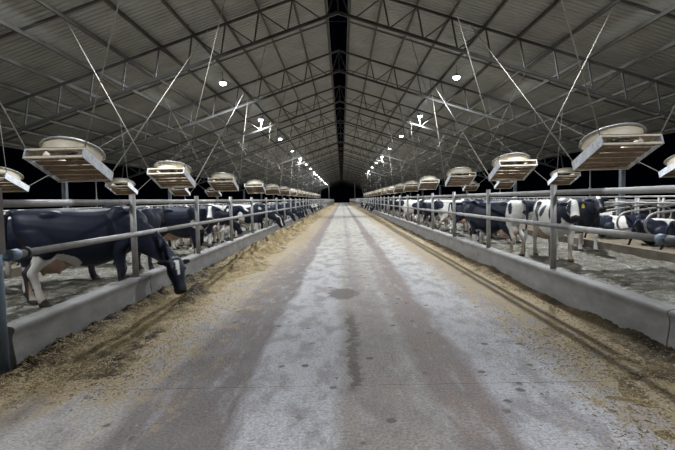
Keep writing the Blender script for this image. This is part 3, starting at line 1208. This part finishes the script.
def cow_body(pose):
    """returns (mesh datablock, head frame, stand info); cow faces +x, y to its left, z up"""
    mb = MB()
    lying = pose.get('lying', False)
    dz = -0.72 if lying else 0.0
    K = lerp_keys(TRUNK, 3)
    mb.add(*ring_tube([(V3(r[0], 0, r[1] + dz), V3(0, 1, 0), V3(0, 0, 1), max(r[3], 0.02) * (1.1 if lying else 1), max(r[2], 0.02)) for r in K], 22))
    for s in (-1, 1):
        ball(mb, (-0.40, s * 0.165, 1.325 + dz), (0.17, 0.075, 0.085))      # hook bones
        ball(mb, (-0.80, s * 0.10, 1.29 + dz), (0.07, 0.055, 0.07))        # pin bones
        ball(mb, (0.50, s * 0.17, 1.16 + dz), (0.20, 0.11, 0.30))          # shoulder blade
    ball(mb, (0.48, 0, 1.40 + dz), (0.22, 0.07, 0.085))                    # withers
    ball(mb, (-0.84, 0, 1.38 + dz), (0.09, 0.05, 0.06))                    # tail head
    if not lying:
        ball(mb, (-0.42, 0, 0.64), (0.27, 0.20, 0.18))                     # udder
        for sx in (-0.52, -0.32):
            for s in (-1, 1):
                limb(mb, [(sx, s * 0.09, 0.58, 0.03, 0.03), (sx, s * 0.095, 0.50, 0.024, 0.024), (sx, s * 0.095, 0.45, 0.018, 0.018)], 8)
        st = pose.get('step', (0, 0, 0, 0))
        for s, fx, hx in ((1, st[0], st[2]), (-1, st[1], st[3])):
            limb(mb, [(0.50, s * 0.16, 1.05, 0.10, 0.19), (0.50, s * 0.19, 0.85, 0.095, 0.15), (0.49 + fx * 0.15, s * 0.19, 0.70, 0.075, 0.10),
                      (0.50 + fx * 0.4, s * 0.18, 0.54, 0.055, 0.062), (0.515 + fx * 0.6, s * 0.175, 0.42, 0.052, 0.056), (0.50 + fx * 0.75, s * 0.175, 0.34, 0.037, 0.040),
                      (0.50 + fx * 0.9, s * 0.175, 0.20, 0.035, 0.037), (0.505 + fx, s * 0.175, 0.13, 0.045, 0.048), (0.525 + fx, s * 0.175, 0.08, 0.047, 0.052),
                      (0.55 + fx, s * 0.175, 0.035, 0.056, 0.072), (0.56 + fx, s * 0.175, 0.0, 0.058, 0.078)])
            limb(mb, [(-0.56, s * 0.15, 1.12, 0.13, 0.26), (-0.50, s * 0.19, 0.95, 0.125, 0.23), (-0.47 + hx * 0.1, s * 0.20, 0.80, 0.10, 0.175),
                      (-0.55 + hx * 0.25, s * 0.19, 0.66, 0.070, 0.105), (-0.655 + hx * 0.4, s * 0.175, 0.555, 0.053, 0.070), (-0.705 + hx * 0.6, s * 0.17, 0.485, 0.050, 0.060),
                      (-0.69 + hx * 0.75, s * 0.17, 0.38, 0.038, 0.044), (-0.67 + hx * 0.9, s * 0.17, 0.22, 0.037, 0.041), (-0.66 + hx, s * 0.17, 0.135, 0.046, 0.05),
                      (-0.635 + hx, s * 0.17, 0.08, 0.048, 0.053), (-0.61 + hx, s * 0.17, 0.035, 0.057, 0.072), (-0.60 + hx, s * 0.17, 0.0, 0.058, 0.078)])
    else:
        for s in (-1, 1):
            ball(mb, (-0.38, s * 0.33, 0.27), (0.33, 0.13, 0.24), Matrix.Rotation(0.5, 3, 'Y'))
            limb(mb, [(-0.62, s * 0.40, 0.16, 0.07, 0.07), (-0.40, s * 0.45, 0.09, 0.055, 0.06), (-0.18, s * 0.48, 0.07, 0.045, 0.05), (-0.05, s * 0.48, 0.06, 0.05, 0.05)], 10)
            limb(mb, [(0.50, s * 0.24, 0.35, 0.10, 0.15), (0.62, s * 0.25, 0.20, 0.075, 0.09), (0.78, s * 0.25, 0.12, 0.06, 0.06), (0.80, s * 0.25, 0.07, 0.05, 0.06)], 10)
            limb(mb, [(0.80, s * 0.25, 0.09, 0.05, 0.05), (0.66, s * 0.27, 0.06, 0.04, 0.045), (0.50, s * 0.29, 0.055, 0.045, 0.045)], 10)
    # neck
    P = Vector(pose['poll'])
    F = Vector(pose['face'])
    U = Vector(pose['crown'])
    if lying:
        P = P + V3(0, 0, dz)
    P, F, U, S = head_frame(P, F, U)
    n0 = V3(0.50, 0, 1.17 + dz)
    n3 = P + F * 0.05 - U * 0.03
    mid = Vector(pose.get('neck', ((0.95, 0, 1.25)))) + V3(0, 0, dz)
    pts = lerp_keys([(n0.x, n0.y, n0.z, 0.27, 0.19), ((n0.x + mid.x) / 2 + 0.02, (n0.y + mid.y) / 2, (n0.z + mid.z) / 2, 0.245, 0.165),
                     (mid.x, mid.y, mid.z, 0.195, 0.115), ((mid.x * 0.45 + n3.x * 0.55), (mid.y * 0.45 + n3.y * 0.55), (mid.z * 0.45 + n3.z * 0.55), 0.16, 0.10),
                     (n3.x, n3.y, n3.z, 0.115, 0.095)], 4)
    st = []
    for i, r in enumerate(pts):
        a, b = pts[max(i - 1, 0)], pts[min(i + 1, len(pts) - 1)]
        t = Vector((b - a)[:3]).normalized()
        sd = Vector((0, 0, 1)).cross(t)
        if sd.length < 0.25:
            sd = S.copy()
        sd.normalize()
        up = t.cross(sd).normalized()
        st.append((Vector(r[:3]), sd, up, r[4], r[3]))
    mb.add(*ring_tube(st, 16))
    # head: poll, brow, bridge, muzzle
    HK = lerp_keys([(-0.05, -0.02, 0.08, 0.07), (0.0, -0.02, 0.112, 0.108), (0.08, -0.035, 0.13, 0.13), (0.16, -0.048, 0.128, 0.14), (0.25, -0.05, 0.105, 0.125),
                    (0.33, -0.05, 0.090, 0.105), (0.40, -0.046, 0.094, 0.092), (0.455, -0.048, 0.100, 0.088), (0.49, -0.052, 0.088, 0.072), (0.505, -0.052, 0.05, 0.04)], 3)
    mb.add(*ring_tube([(P + F * r[0] + U * r[1], S, U, r[2], r[3]) for r in HK], 16))
    ball(mb, P + F * 0.30 - U * 0.10, (0.16, 0.055, 0.05), Matrix((F, S, U)).transposed())     # jaw
    for s in (-1, 1):
        ball(mb, P + F * 0.13 + S * (s * 0.095) + U * 0.022, (0.045, 0.028, 0.04), Matrix((F, S, U)).transposed())   # brow
        # ear
        e0 = P + F * 0.02 + S * (s * 0.08) - U * 0.02
        ed = (S * s + U * -0.12 - F * 0.10).normalized()
        eu = F * 0.75 + U * 0.65
        es = ed.cross(eu).normalized()
        eu = es.cross(ed).normalized()
        st = [(e0 + ed * t, -es, eu, max(w, 0.012), 0.018) for t, w in ((0, 0.028), (0.05, 0.05), (0.11, 0.058), (0.17, 0.042), (0.215, 0.014))]
        mb.add(*ring_tube(st, 10))
    me0 = mb.mesh('tmp', None)
    ob = bpy.data.objects.new('tmp', me0)
    C.objects.link(ob)
    rm = ob.modifiers.new('r', 'REMESH')
    rm.mode = 'VOXEL'
    rm.voxel_size = pose.get('voxel', 0.021)
    sm = ob.modifiers.new('s', 'SMOOTH')
    sm.factor = 0.5
    sm.iterations = 3
    dg = bpy.context.evaluated_depsgraph_get()
    me = bpy.data.meshes.new_from_object(ob.evaluated_get(dg))
    bpy.data.objects.remove(ob)
    # tail joined into the same mesh
    tb = MB()
    ts = pose.get('tail', 0.0)
    if lying:
        tb.tube([(-0.88, 0, 1.40 + dz), (-0.98, 0, 1.25 + dz), (-1.0, 0.05, 0.95 + dz), (-0.97, 0.25, 0.68 + dz), (-0.8, 0.42, 0.66 + dz)], [0.035, 0.03, 0.026, 0.03, 0.02], 8)
    else:
        tb.tube([(-0.86, 0, 1.40), (-0.94, 0, 1.34), (-0.965, ts * 0.2, 1.15), (-0.965, ts * 0.5, 0.95), (-0.96, ts * 0.8, 0.78), (-0.955, ts, 0.66), (-0.95, ts, 0.52), (-0.95, ts, 0.44)],
                [0.036, 0.032, 0.027, 0.023, 0.022, 0.038, 0.042, 0.012], 8)
    v0 = np.empty(len(me.vertices) * 3); me.vertices.foreach_get('co', v0)
    v0 = v0.reshape(-1, 3)
    faces = [tuple(p.vertices) for p in me.polygons]
    b = len(v0)
    allv = np.concatenate([v0, np.array(tb.v)])
    faces += [tuple(i + b for i in f) for f in tb.f]
    bpy.data.meshes.remove(me)
    return allv, faces, (P, F, U, S), b


BLACK = np.array((0.0125, 0.016, 0.031))
WHITE = np.array((0.70, 0.68, 0.64))
TAN = np.array((0.34, 0.235, 0.14))
PINK = np.array((0.50, 0.33, 0.24))


def coat_mesh(body, coat, dirt=0.35, lying=False):
    allv, faces, (P, F, U, S), nb = body
    v = allv
    seed = coat.get('seed', 1)
    warp = np.stack([nz(v, seed + i, 6.0) for i in range(3)], 1) * 0.05
    q = v + warp
    base = coat.get('base', 'noise')
    if base == 'noise':
        f = nz(v * np.array((1.0, 0.8, 1.0)) + np.array((0, 0.0, 0)), seed, coat.get('freq', 3.6)) + coat.get('bias', 0.0)
        f = f + 0.25 * nz(v, seed + 9, 9.0)
        black = f > 0
    else:
        black = np.full(len(v), base == 'black')
    for c, r, col in coat.get('blobs', []):
        d = ((q - np.array(c)) / np.array(r))
        black = np.where((d ** 2).sum(1) < 1, col == 'black', black)
    # head
    hv = v - np.array(P)
    hf, hu, hs = hv @ np.array(F), hv @ np.array(U), hv @ np.array(S)
    inhead = (hf > -0.03) & (hf < 0.56) & (np.abs(hs) < 0.32) & (np.abs(hu) < 0.26)
    black = np.where(inhead, coat.get('head', 'black') == 'black', black)
    bl = coat.get('blaze', 0)
    wq = 0.012 * nz(v, seed + 4, 20)
    if bl == 1:    # long white blaze down the face
        black = np.where(inhead & (np.abs(hs) + wq < 0.035 + 0.06 * np.clip(hf, 0, 1)) & (hu > -0.01) & (hf > -0.01), False, black)
    elif bl == 2:  # small star
        black = np.where(inhead & ((hs / 0.05) ** 2 + ((hf - 0.08) / 0.07) ** 2 < 1) & (hu > 0), False, black)
    elif bl == 4:  # slim white mark on the right brow
        black = np.where(inhead & (np.abs(hs + 0.04 + wq) < 0.03 * (1 - (hf - 0.10) / 0.3)) & (hf > 0.02) & (hf < 0.24) & (hu > 0), False, black)
    elif bl == 3:  # broad white face
        black = np.where(inhead & (np.abs(hs) + wq < 0.075) & (hu > -0.09), False, black)
    if not lying:
        lw = coat.get('legs', 0.45)
        leg = (v[:, 2] + 0.05 * nz(v, seed + 7, 7.0)) < lw
        leg &= (np.abs(v[:, 1]) > 0.08) & (v[:, 0] < 0.75) & ~inhead
        black = np.where(leg, False, black)
    col = np.where(black[:, None], BLACK, WHITE)
    if not lying:
        ud = ((v[:, 0] + 0.40) / 0.29) ** 2 + (v[:, 1] / 0.21) ** 2 + ((v[:, 2] - 0.60) / 0.19) ** 2 < 1
        ud &= v[:, 2] < 0.70
        col = np.where(ud[:, None], PINK * coat.get('udder', 1.0), col)
        hoof = v[:, 2] < 0.065
        # brown muck stains on lower legs, belly, rump
        dm = np.clip((0.62 - v[:, 2]) / 0.5, 0, 1) * 0.9 + 0.35 * np.clip((-0.55 - v[:, 0]) / 0.2, 0, 1) * (v[:, 2] < 1.0)
        dm = np.clip(dm * (0.75 + 0.5 * nz(v, seed + 20, 8.0)) * dirt * 2, 0, 0.85)
        dm = np.where(black, dm * 0.12, dm)
        dm = np.where(inhead, 0, dm)
        col = col * (1 - dm[:, None]) + TAN * dm[:, None] * (0.85 + 0.15 * nz(v, seed + 21, 20))[:, None]
        col = np.where((hoof & ~inhead)[:, None], np.array((0.05, 0.042, 0.035)), col)
    muzz = inhead & (hf > 0.445)
    mcol = np.array((0.03, 0.026, 0.028)) if coat.get('muzzle', 'dark') == 'dark' else PINK * 0.8
    col = np.where(muzz[:, None], mcol, col)
    # tail: coloured as the rump, switch pale
    n_t = len(v) - nb
    tcol = BLACK if coat.get('tail', 'black') == 'black' else WHITE * 0.8
    col[nb:] = tcol
    if not lying:
        col[nb:][v[nb:, 2] < 0.70] = WHITE * 0.55
    # soften patch edges a little by mesh smoothing
    me = bpy.data.meshes.new('cow')
    me.from_pydata(v.tolist(), [], faces)
    me.polygons.foreach_set('use_smooth', [True] * len(faces))
    at = me.color_attributes.new('Col', 'FLOAT_COLOR', 'POINT')
    rgba = np.concatenate([np.clip(col, 0, 1), np.ones((len(col), 1))], 1).astype(np.float32)
    at.data.foreach_set('color', rgba.ravel())
    me.materials.append(M['coat'])
    return me


POSES = {
    # head carried level, looking ahead
    'stand': dict(poll=(1.22, 0, 1.42), neck=(0.95, 0, 1.27), face=(0.86, 0, -0.50), crown=(0.5, 0, 0.86), step=(0.04, -0.05, -0.06, 0.08), tail=0.03),
    'walk': dict(poll=(1.28, 0.02, 1.28), neck=(0.98, 0, 1.19), face=(0.75, 0.05, -0.66), crown=(0.66, 0, 0.75), step=(0.15, -0.12, -0.14, 0.14), tail=-0.04),
    'look_left': dict(poll=(1.12, 0.20, 1.40), neck=(0.95, 0.07, 1.26), face=(0.45, 0.72, -0.52), crown=(0.3, 0.42, 0.85), step=(-0.03, 0.05, 0.05, -0.08), tail=0.0),
    'look_right': dict(poll=(1.12, -0.20, 1.38), neck=(0.95, -0.07, 1.25), face=(0.42, -0.70, -0.58), crown=(0.3, -0.45, 0.82), step=(-0.03, 0.05, 0.05, -0.08), tail=0.05),
    # neck through the fence, muzzle in the feed
    'eat': dict(poll=(1.50, 0, 0.78), neck=(1.12, 0, 0.93), face=(0.42, 0, -0.90), crown=(0.9, 0, 0.42), step=(0.12, 0.02, -0.05, 0.06), tail=0.02),
    'low': dict(poll=(1.40, 0.03, 0.86), neck=(1.08, 0.0, 1.0), face=(0.62, 0.05, -0.78), crown=(0.78, 0, 0.62), step=(0.05, -0.06, 0.08, -0.06), tail=-0.03),
    # the near cow: neck swings to its right on reaching through
    'eat_turn': dict(poll=(1.24, -0.74, 0.60), neck=(1.04, -0.26, 0.77), face=(0.12, -0.40, -0.85), crown=(0.42, -0.78, 0.45), step=(0.05, 0.0, -0.08, 0.10), tail=0.02, voxel=0.018),
    'face_right': dict(poll=(1.20, -0.08, 1.37), neck=(0.95, -0.03, 1.25), face=(0.74, -0.22, -0.62), crown=(0.6, -0.15, 0.76), step=(-0.03, 0.05, 0.05, -0.08), tail=0.05),
    'lie': dict(lying=True, poll=(1.12, 0, 1.40), neck=(0.92, 0, 1.24), face=(0.88, 0, -0.45), crown=(0.45, 0, 0.88)),
    'lie_turn': dict(lying=True, poll=(1.0, 0.26, 1.30), neck=(0.90, 0.10, 1.20), face=(0.35, 0.8, -0.45), crown=(0.2, 0.4, 0.88)),
}
bodies = {k: cow_body(p) for k, p in POSES.items()}

COATS = {
    'black': dict(base='black', head='black', legs=0.0, tail='black', seed=5),
    'black_blaze': dict(base='black', head='black', blaze=1, legs=0.33, tail='black', seed=6, blobs=[((0.62, 0, 0.95), (0.14, 0.4, 0.22), 'white')]),
    'mostly_black': dict(base='noise', seed=12, bias=0.75, freq=3.2, head='black', blaze=2, legs=0.45),
    'half': dict(base='noise', seed=23, bias=0.15, freq=3.4, head='black', blaze=1, legs=0.6),
    'half2': dict(base='noise', seed=37, bias=0.35, freq=3.8, head='black', blaze=3, legs=0.55),
    'mostly_white': dict(base='noise', seed=41, bias=-0.7, freq=4.0, head='black', blaze=3, legs=0.7, tail='white'),
    # near left cow: black, with a soiled white hind leg and belly
    'hero_left': dict(base='black', head='black', blaze=4, dirt=0.75, legs=0.0, tail='black', seed=3, udder=0.75,
                      blobs=[((-0.62, -0.17, 0.40), (0.22, 0.16, 0.36), 'white'), ((-0.62, 0.17, 0.3), (0.2, 0.15, 0.38), 'white'),
                             ((-0.30, -0.05, 0.62), (0.34, 0.22, 0.13), 'white'), ((-0.50, -0.22, 0.72), (0.10, 0.16, 0.10), 'black')]),
    # right, side on: black body, white rump and rear leg
    'hero_side': dict(base='black', head='black', legs=0.50, tail='black', seed=8,
                      blobs=[((-0.72, 0, 1.28), (0.22, 0.4, 0.26), 'white'), ((-0.60, 0.2, 1.05), (0.10, 0.2, 0.30), 'white'), ((-0.78, 0.1, 0.75), (0.22, 0.4, 0.4), 'white'),
                             ((-0.62, 0.22, 1.22), (0.06, 0.2, 0.14), 'black'), ((0.35, 0, 0.6), (0.22, 0.3, 0.09), 'white')]),
    # right, facing the camera: white with black patches, black shoulder and cheeks, white face
    'hero_face': dict(base='white', head='black', blaze=3, legs=0.6, tail='white', seed=9,
                      blobs=[((0.62, -0.1, 1.12), (0.26, 0.5, 0.34), 'black'), ((0.05, -0.32, 1.18), (0.13, 0.2, 0.16), 'black'), ((-0.30, -0.3, 1.22), (0.12, 0.25, 0.2), 'black'),
                             ((-0.18, -0.3, 1.02), (0.08, 0.2, 0.12), 'black'), ((0.9, 0, 1.2), (0.25, 0.3, 0.3), 'black'), ((-0.62, -0.28, 1.12), (0.08, 0.2, 0.22), 'black'),
                             ((0.55, 0, 1.45), (0.2, 0.14, 0.08), 'white')]),
    'white_back': dict(base='noise', seed=52, bias=0.2, freq=3.0, head='black', blaze=0, legs=0.5, blobs=[((-0.2, 0, 1.45), (0.75, 0.28, 0.12), 'white')]),
}
mesh_cache = {}


def cow_mesh(pose, coat):
    if (pose, coat) not in mesh_cache:
        mesh_cache[(pose, coat)] = coat_mesh(bodies[pose], COATS[coat], COATS[coat].get('dirt', 0.35), lying=POSES[pose].get('lying', False))
    return mesh_cache[(pose, coat)]


eye_mb = MB(); ball(eye_mb, (0, 0, 0), (0.021, 0.021, 0.021)); eye_me = eye_mb.mesh('eye', M['eye'])
eye_me.polygons.foreach_set('use_smooth', [True] * len(eye_me.polygons))
tag_mb = MB(); tag_mb.box((0, 0, -0.03), (0.006, 0.055, 0.065)); tag_mb.box((0, 0, 0.012), (0.006, 0.03, 0.03)); tag_me = tag_mb.mesh('ear_tag', M['tag'])
nos_mb = MB(); ball(nos_mb, (0, 0, 0), (0.014, 0.010, 0.008)); nos_me = nos_mb.mesh('nostril', M['eye'])


def cow(pose, coat, x, y, heading, label, group=None, z=0.0, parts=False, tag_ear=0, sc=1.0):
    """heading: degrees, 0 = away from the camera (+y), positive turns right (+x)"""
    o = link('cow', cow_mesh(pose, coat), None, (x, y, z), math.radians(90 - heading))
    o.scale = (sc, sc, sc)
    o['pose'] = pose
    o['heading_deg'] = heading
    tag(o, label, 'cow', group)
    if parts:
        P, F, U, S = bodies[pose][2]
        for s in (-1, 1):
            e = link('eye', eye_me, o, P + F * 0.135 + S * (s * 0.122) + U * 0.012)
            link('nostril', nos_me, o, P + F * 0.487 + S * (s * 0.045) - U * 0.02)
        if tag_ear:
            t = link('ear_tag', tag_me, o, P + F * 0.045 + S * (tag_ear * 0.185) - U * 0.03)
            t.rotation_euler = (0, 0, math.atan2(F.y, F.x))
            t['label'] = 'yellow plastic ear tag'
    return o


# -- left side, near
GL, GR = 'cows on the left side of the road', 'cows on the right side of the road'
cow('eat_turn', 'hero_left', -4.19, 7.18, 62, 'big black cow reaching under the left rail to eat silage', GL, parts=True, sc=1.05)
cow('stand', 'white_back', -6.0, 7.6, 60, 'white-backed cow standing right behind the big black feeding cow', GL, parts=True)
cow('look_left', 'black', -4.9, 9.9, 35, 'black cow behind the second left fence post, rump to the camera', GL, parts=True)
cow('look_right', 'black_blaze', -4.6, 12.9, 110, 'black cow with a white blaze looking over between left posts', GL, parts=True)
cow('low', 'mostly_black', -5.05, 15.2, 60, 'black cow with lowered head beyond the blazed cow on the left', GL, parts=True)
cow('stand', 'mostly_white', -5.0, 17.6, -25, 'mostly white cow with its rear to the camera on the left', GL)
cow('stand', 'half', -6.4, 11.6, 80, 'patched cow deep in the left alley behind the fence', GL)
# -- right side, near
cow('look_right', 'hero_side', 4.02, 11.95, -35, 'black cow with white rump standing side-on by the right fence', GR, parts=True)
cow('face_right', 'hero_face', 5.1, 10.9, 183, 'white cow with black patches facing the camera on the right', GR, parts=True, tag_ear=1)
cow('stand', 'mostly_black', 6.75, 12.7, 193, 'black cow with a white star, rightmost of the standing cows', GR, parts=True)
cow('walk', 'black_blaze', 5.0, 14.6, 100, 'black cow with white socks half hidden by the patched cow', GR, parts=True)
# lying in the stalls
cow('lie', 'half', 8.55, 11.75, 90, 'black and white cow lying in the first right stall loop', 'cows lying in the right stalls', BED - 0.01)
cow('lie', 'half2', 8.6, 10.62, 90, 'patched cow lying in the nearest right stall in view', 'cows lying in the right stalls', BED - 0.01)
cow('lie_turn', 'mostly_black', 8.6, 14.0, 90, 'dark cow lying in a right stall behind the standing cows', 'cows lying in the right stalls', BED - 0.01)
cow('lie', 'mostly_white', 8.6, 16.3, 90, 'pale cow lying in a right stall farther back', 'cows lying in the right stalls', BED - 0.01)
cow('lie', 'half', -8.6, 10.6, -90, 'black and white cow lying in the near left stalls', 'cows lying in the left stalls', BED - 0.01)
cow('lie', 'mostly_white', -8.6, 12.9, -90, 'pale cow lying in the left stalls', 'cows lying in the left stalls', BED - 0.01)
cow('lie_turn', 'half2', -8.6, 17.4, -90, 'patched cow lying farther back in the left stalls', 'cows lying in the left stalls', BED - 0.01)

# -- the herd farther down both alleys
rc = random.Random(11)
CDESC = {'black': 'solid black', 'mostly_black': 'mostly black', 'half': 'black and white', 'half2': 'black and white', 'mostly_white': 'mostly white',
         'black_blaze': 'black, white-socked', 'white_back': 'white-backed'}
count = {}


def nth(key):
    count[key] = count.get(key, 0) + 1
    return count[key] - 1


coats = ['black', 'mostly_black', 'half', 'half2', 'mostly_white', 'black_blaze', 'white_back']


def spots(x, y, heading, pose):
    f = (math.sin(math.radians(heading)), math.cos(math.radians(heading)))
    l = (-f[1], f[0])
    P = bodies[pose][2][0]
    n = P + bodies[pose][2][1] * 0.4
    pts = [(t, 0) for t in (-0.75, -0.35, 0.05, 0.45, 0.8)] + [(P.x, P.y), (n.x, n.y)]
    return [(x + f[0] * a + l[0] * b, y + f[1] * a + l[1] * b) for a, b in pts]


used = []
for o in bpy.data.objects:
    if o.name.startswith('cow') and 'pose' in o:
        used += spots(o.location.x, o.location.y, o['heading_deg'], o['pose'])


def free(x, y, h, pose, d=0.62):
    pts = spots(x, y, h, pose)
    for a, b in pts:
        if pose != 'eat' and not (3.62 < abs(a) < 7.0):
            return False
        for c, e in used:
            if (a - c) ** 2 + (b - e) ** 2 < d * d:
                return False
    used.extend(pts)
    return True


def herd(s, y0, y1, eat_prob):
    sd = 'left' if s < 0 else 'right'
    grp = GL if s < 0 else GR
    y = y0
    while y < y1:
        far = 'distant ' if y > 32 else ''
        if rc.random() < eat_prob(y):
            x = s * 4.45
            h = (90 if s < 0 else -90) + rc.uniform(-14, 14)
            ct = rc.choice(['black', 'mostly_black', 'half', 'black_blaze', 'half2'])
            if free(x, y, h, 'eat'):
                lab = 'distant cow with its head through the %s fence eating silage' % sd if far else '%s cow with its head through the %s fence, %s feeding there' % (CDESC[ct], sd, ord_word(nth(sd + 'eat')))
                cow('eat', ct, x, y, h, lab, grp, sc=rc.uniform(0.94, 1.0))
            y += rc.uniform(0.8, 1.3)
        else:
            for tries in range(12):
                x = s * rc.uniform(4.3, 5.4)
                h = rc.uniform(-180, 180)
                ps = rc.choice(['stand', 'walk', 'low', 'look_left', 'look_right'])
                if free(x, y, h, ps):
                    ct = rc.choice(coats)
                    lab = 'distant cow standing behind the %s fence among the herd' % sd if far else '%s cow standing by the %s fence, %s in the near herd' % (CDESC[ct], sd, ord_word(nth(sd + 'stand')))
                    cow(ps, ct, x, y, h, lab, grp, sc=rc.uniform(0.93, 1.0))
                    break
            y += rc.uniform(0.9, 1.6)
    y = y0 - 3
    while y < min(y1, 46):
        for tries in range(10):
            x = s * rc.uniform(5.6, 6.5)
            h = rc.uniform(-180, 180)
            ps = rc.choice(['stand', 'walk', 'look_left', 'look_right'])
            if free(x, y, h, ps):
                ct = rc.choice(coats)
                lab = 'distant cow at the back of the %s alley near the stalls' % sd if y > 30 else '%s cow at the back of the %s alley, %s from the camera' % (CDESC[ct], sd, ord_word(nth(sd + 'back')))
                cow(ps, ct, x, y, h, lab, grp, sc=rc.uniform(0.93, 1.0))
                break
        y += rc.uniform(1.8, 2.8)


herd(-1, 19.5, 78, lambda y: 0.55 if 20 < y < 24 else (0.25 if y < 27 else 0.62))
herd(1, 15.2, 78, lambda y: 0.0 if y < 40 else 0.55)
for o in bpy.data.objects:
    if 'pose' in o:
        del o['pose']
        del o['heading_deg']
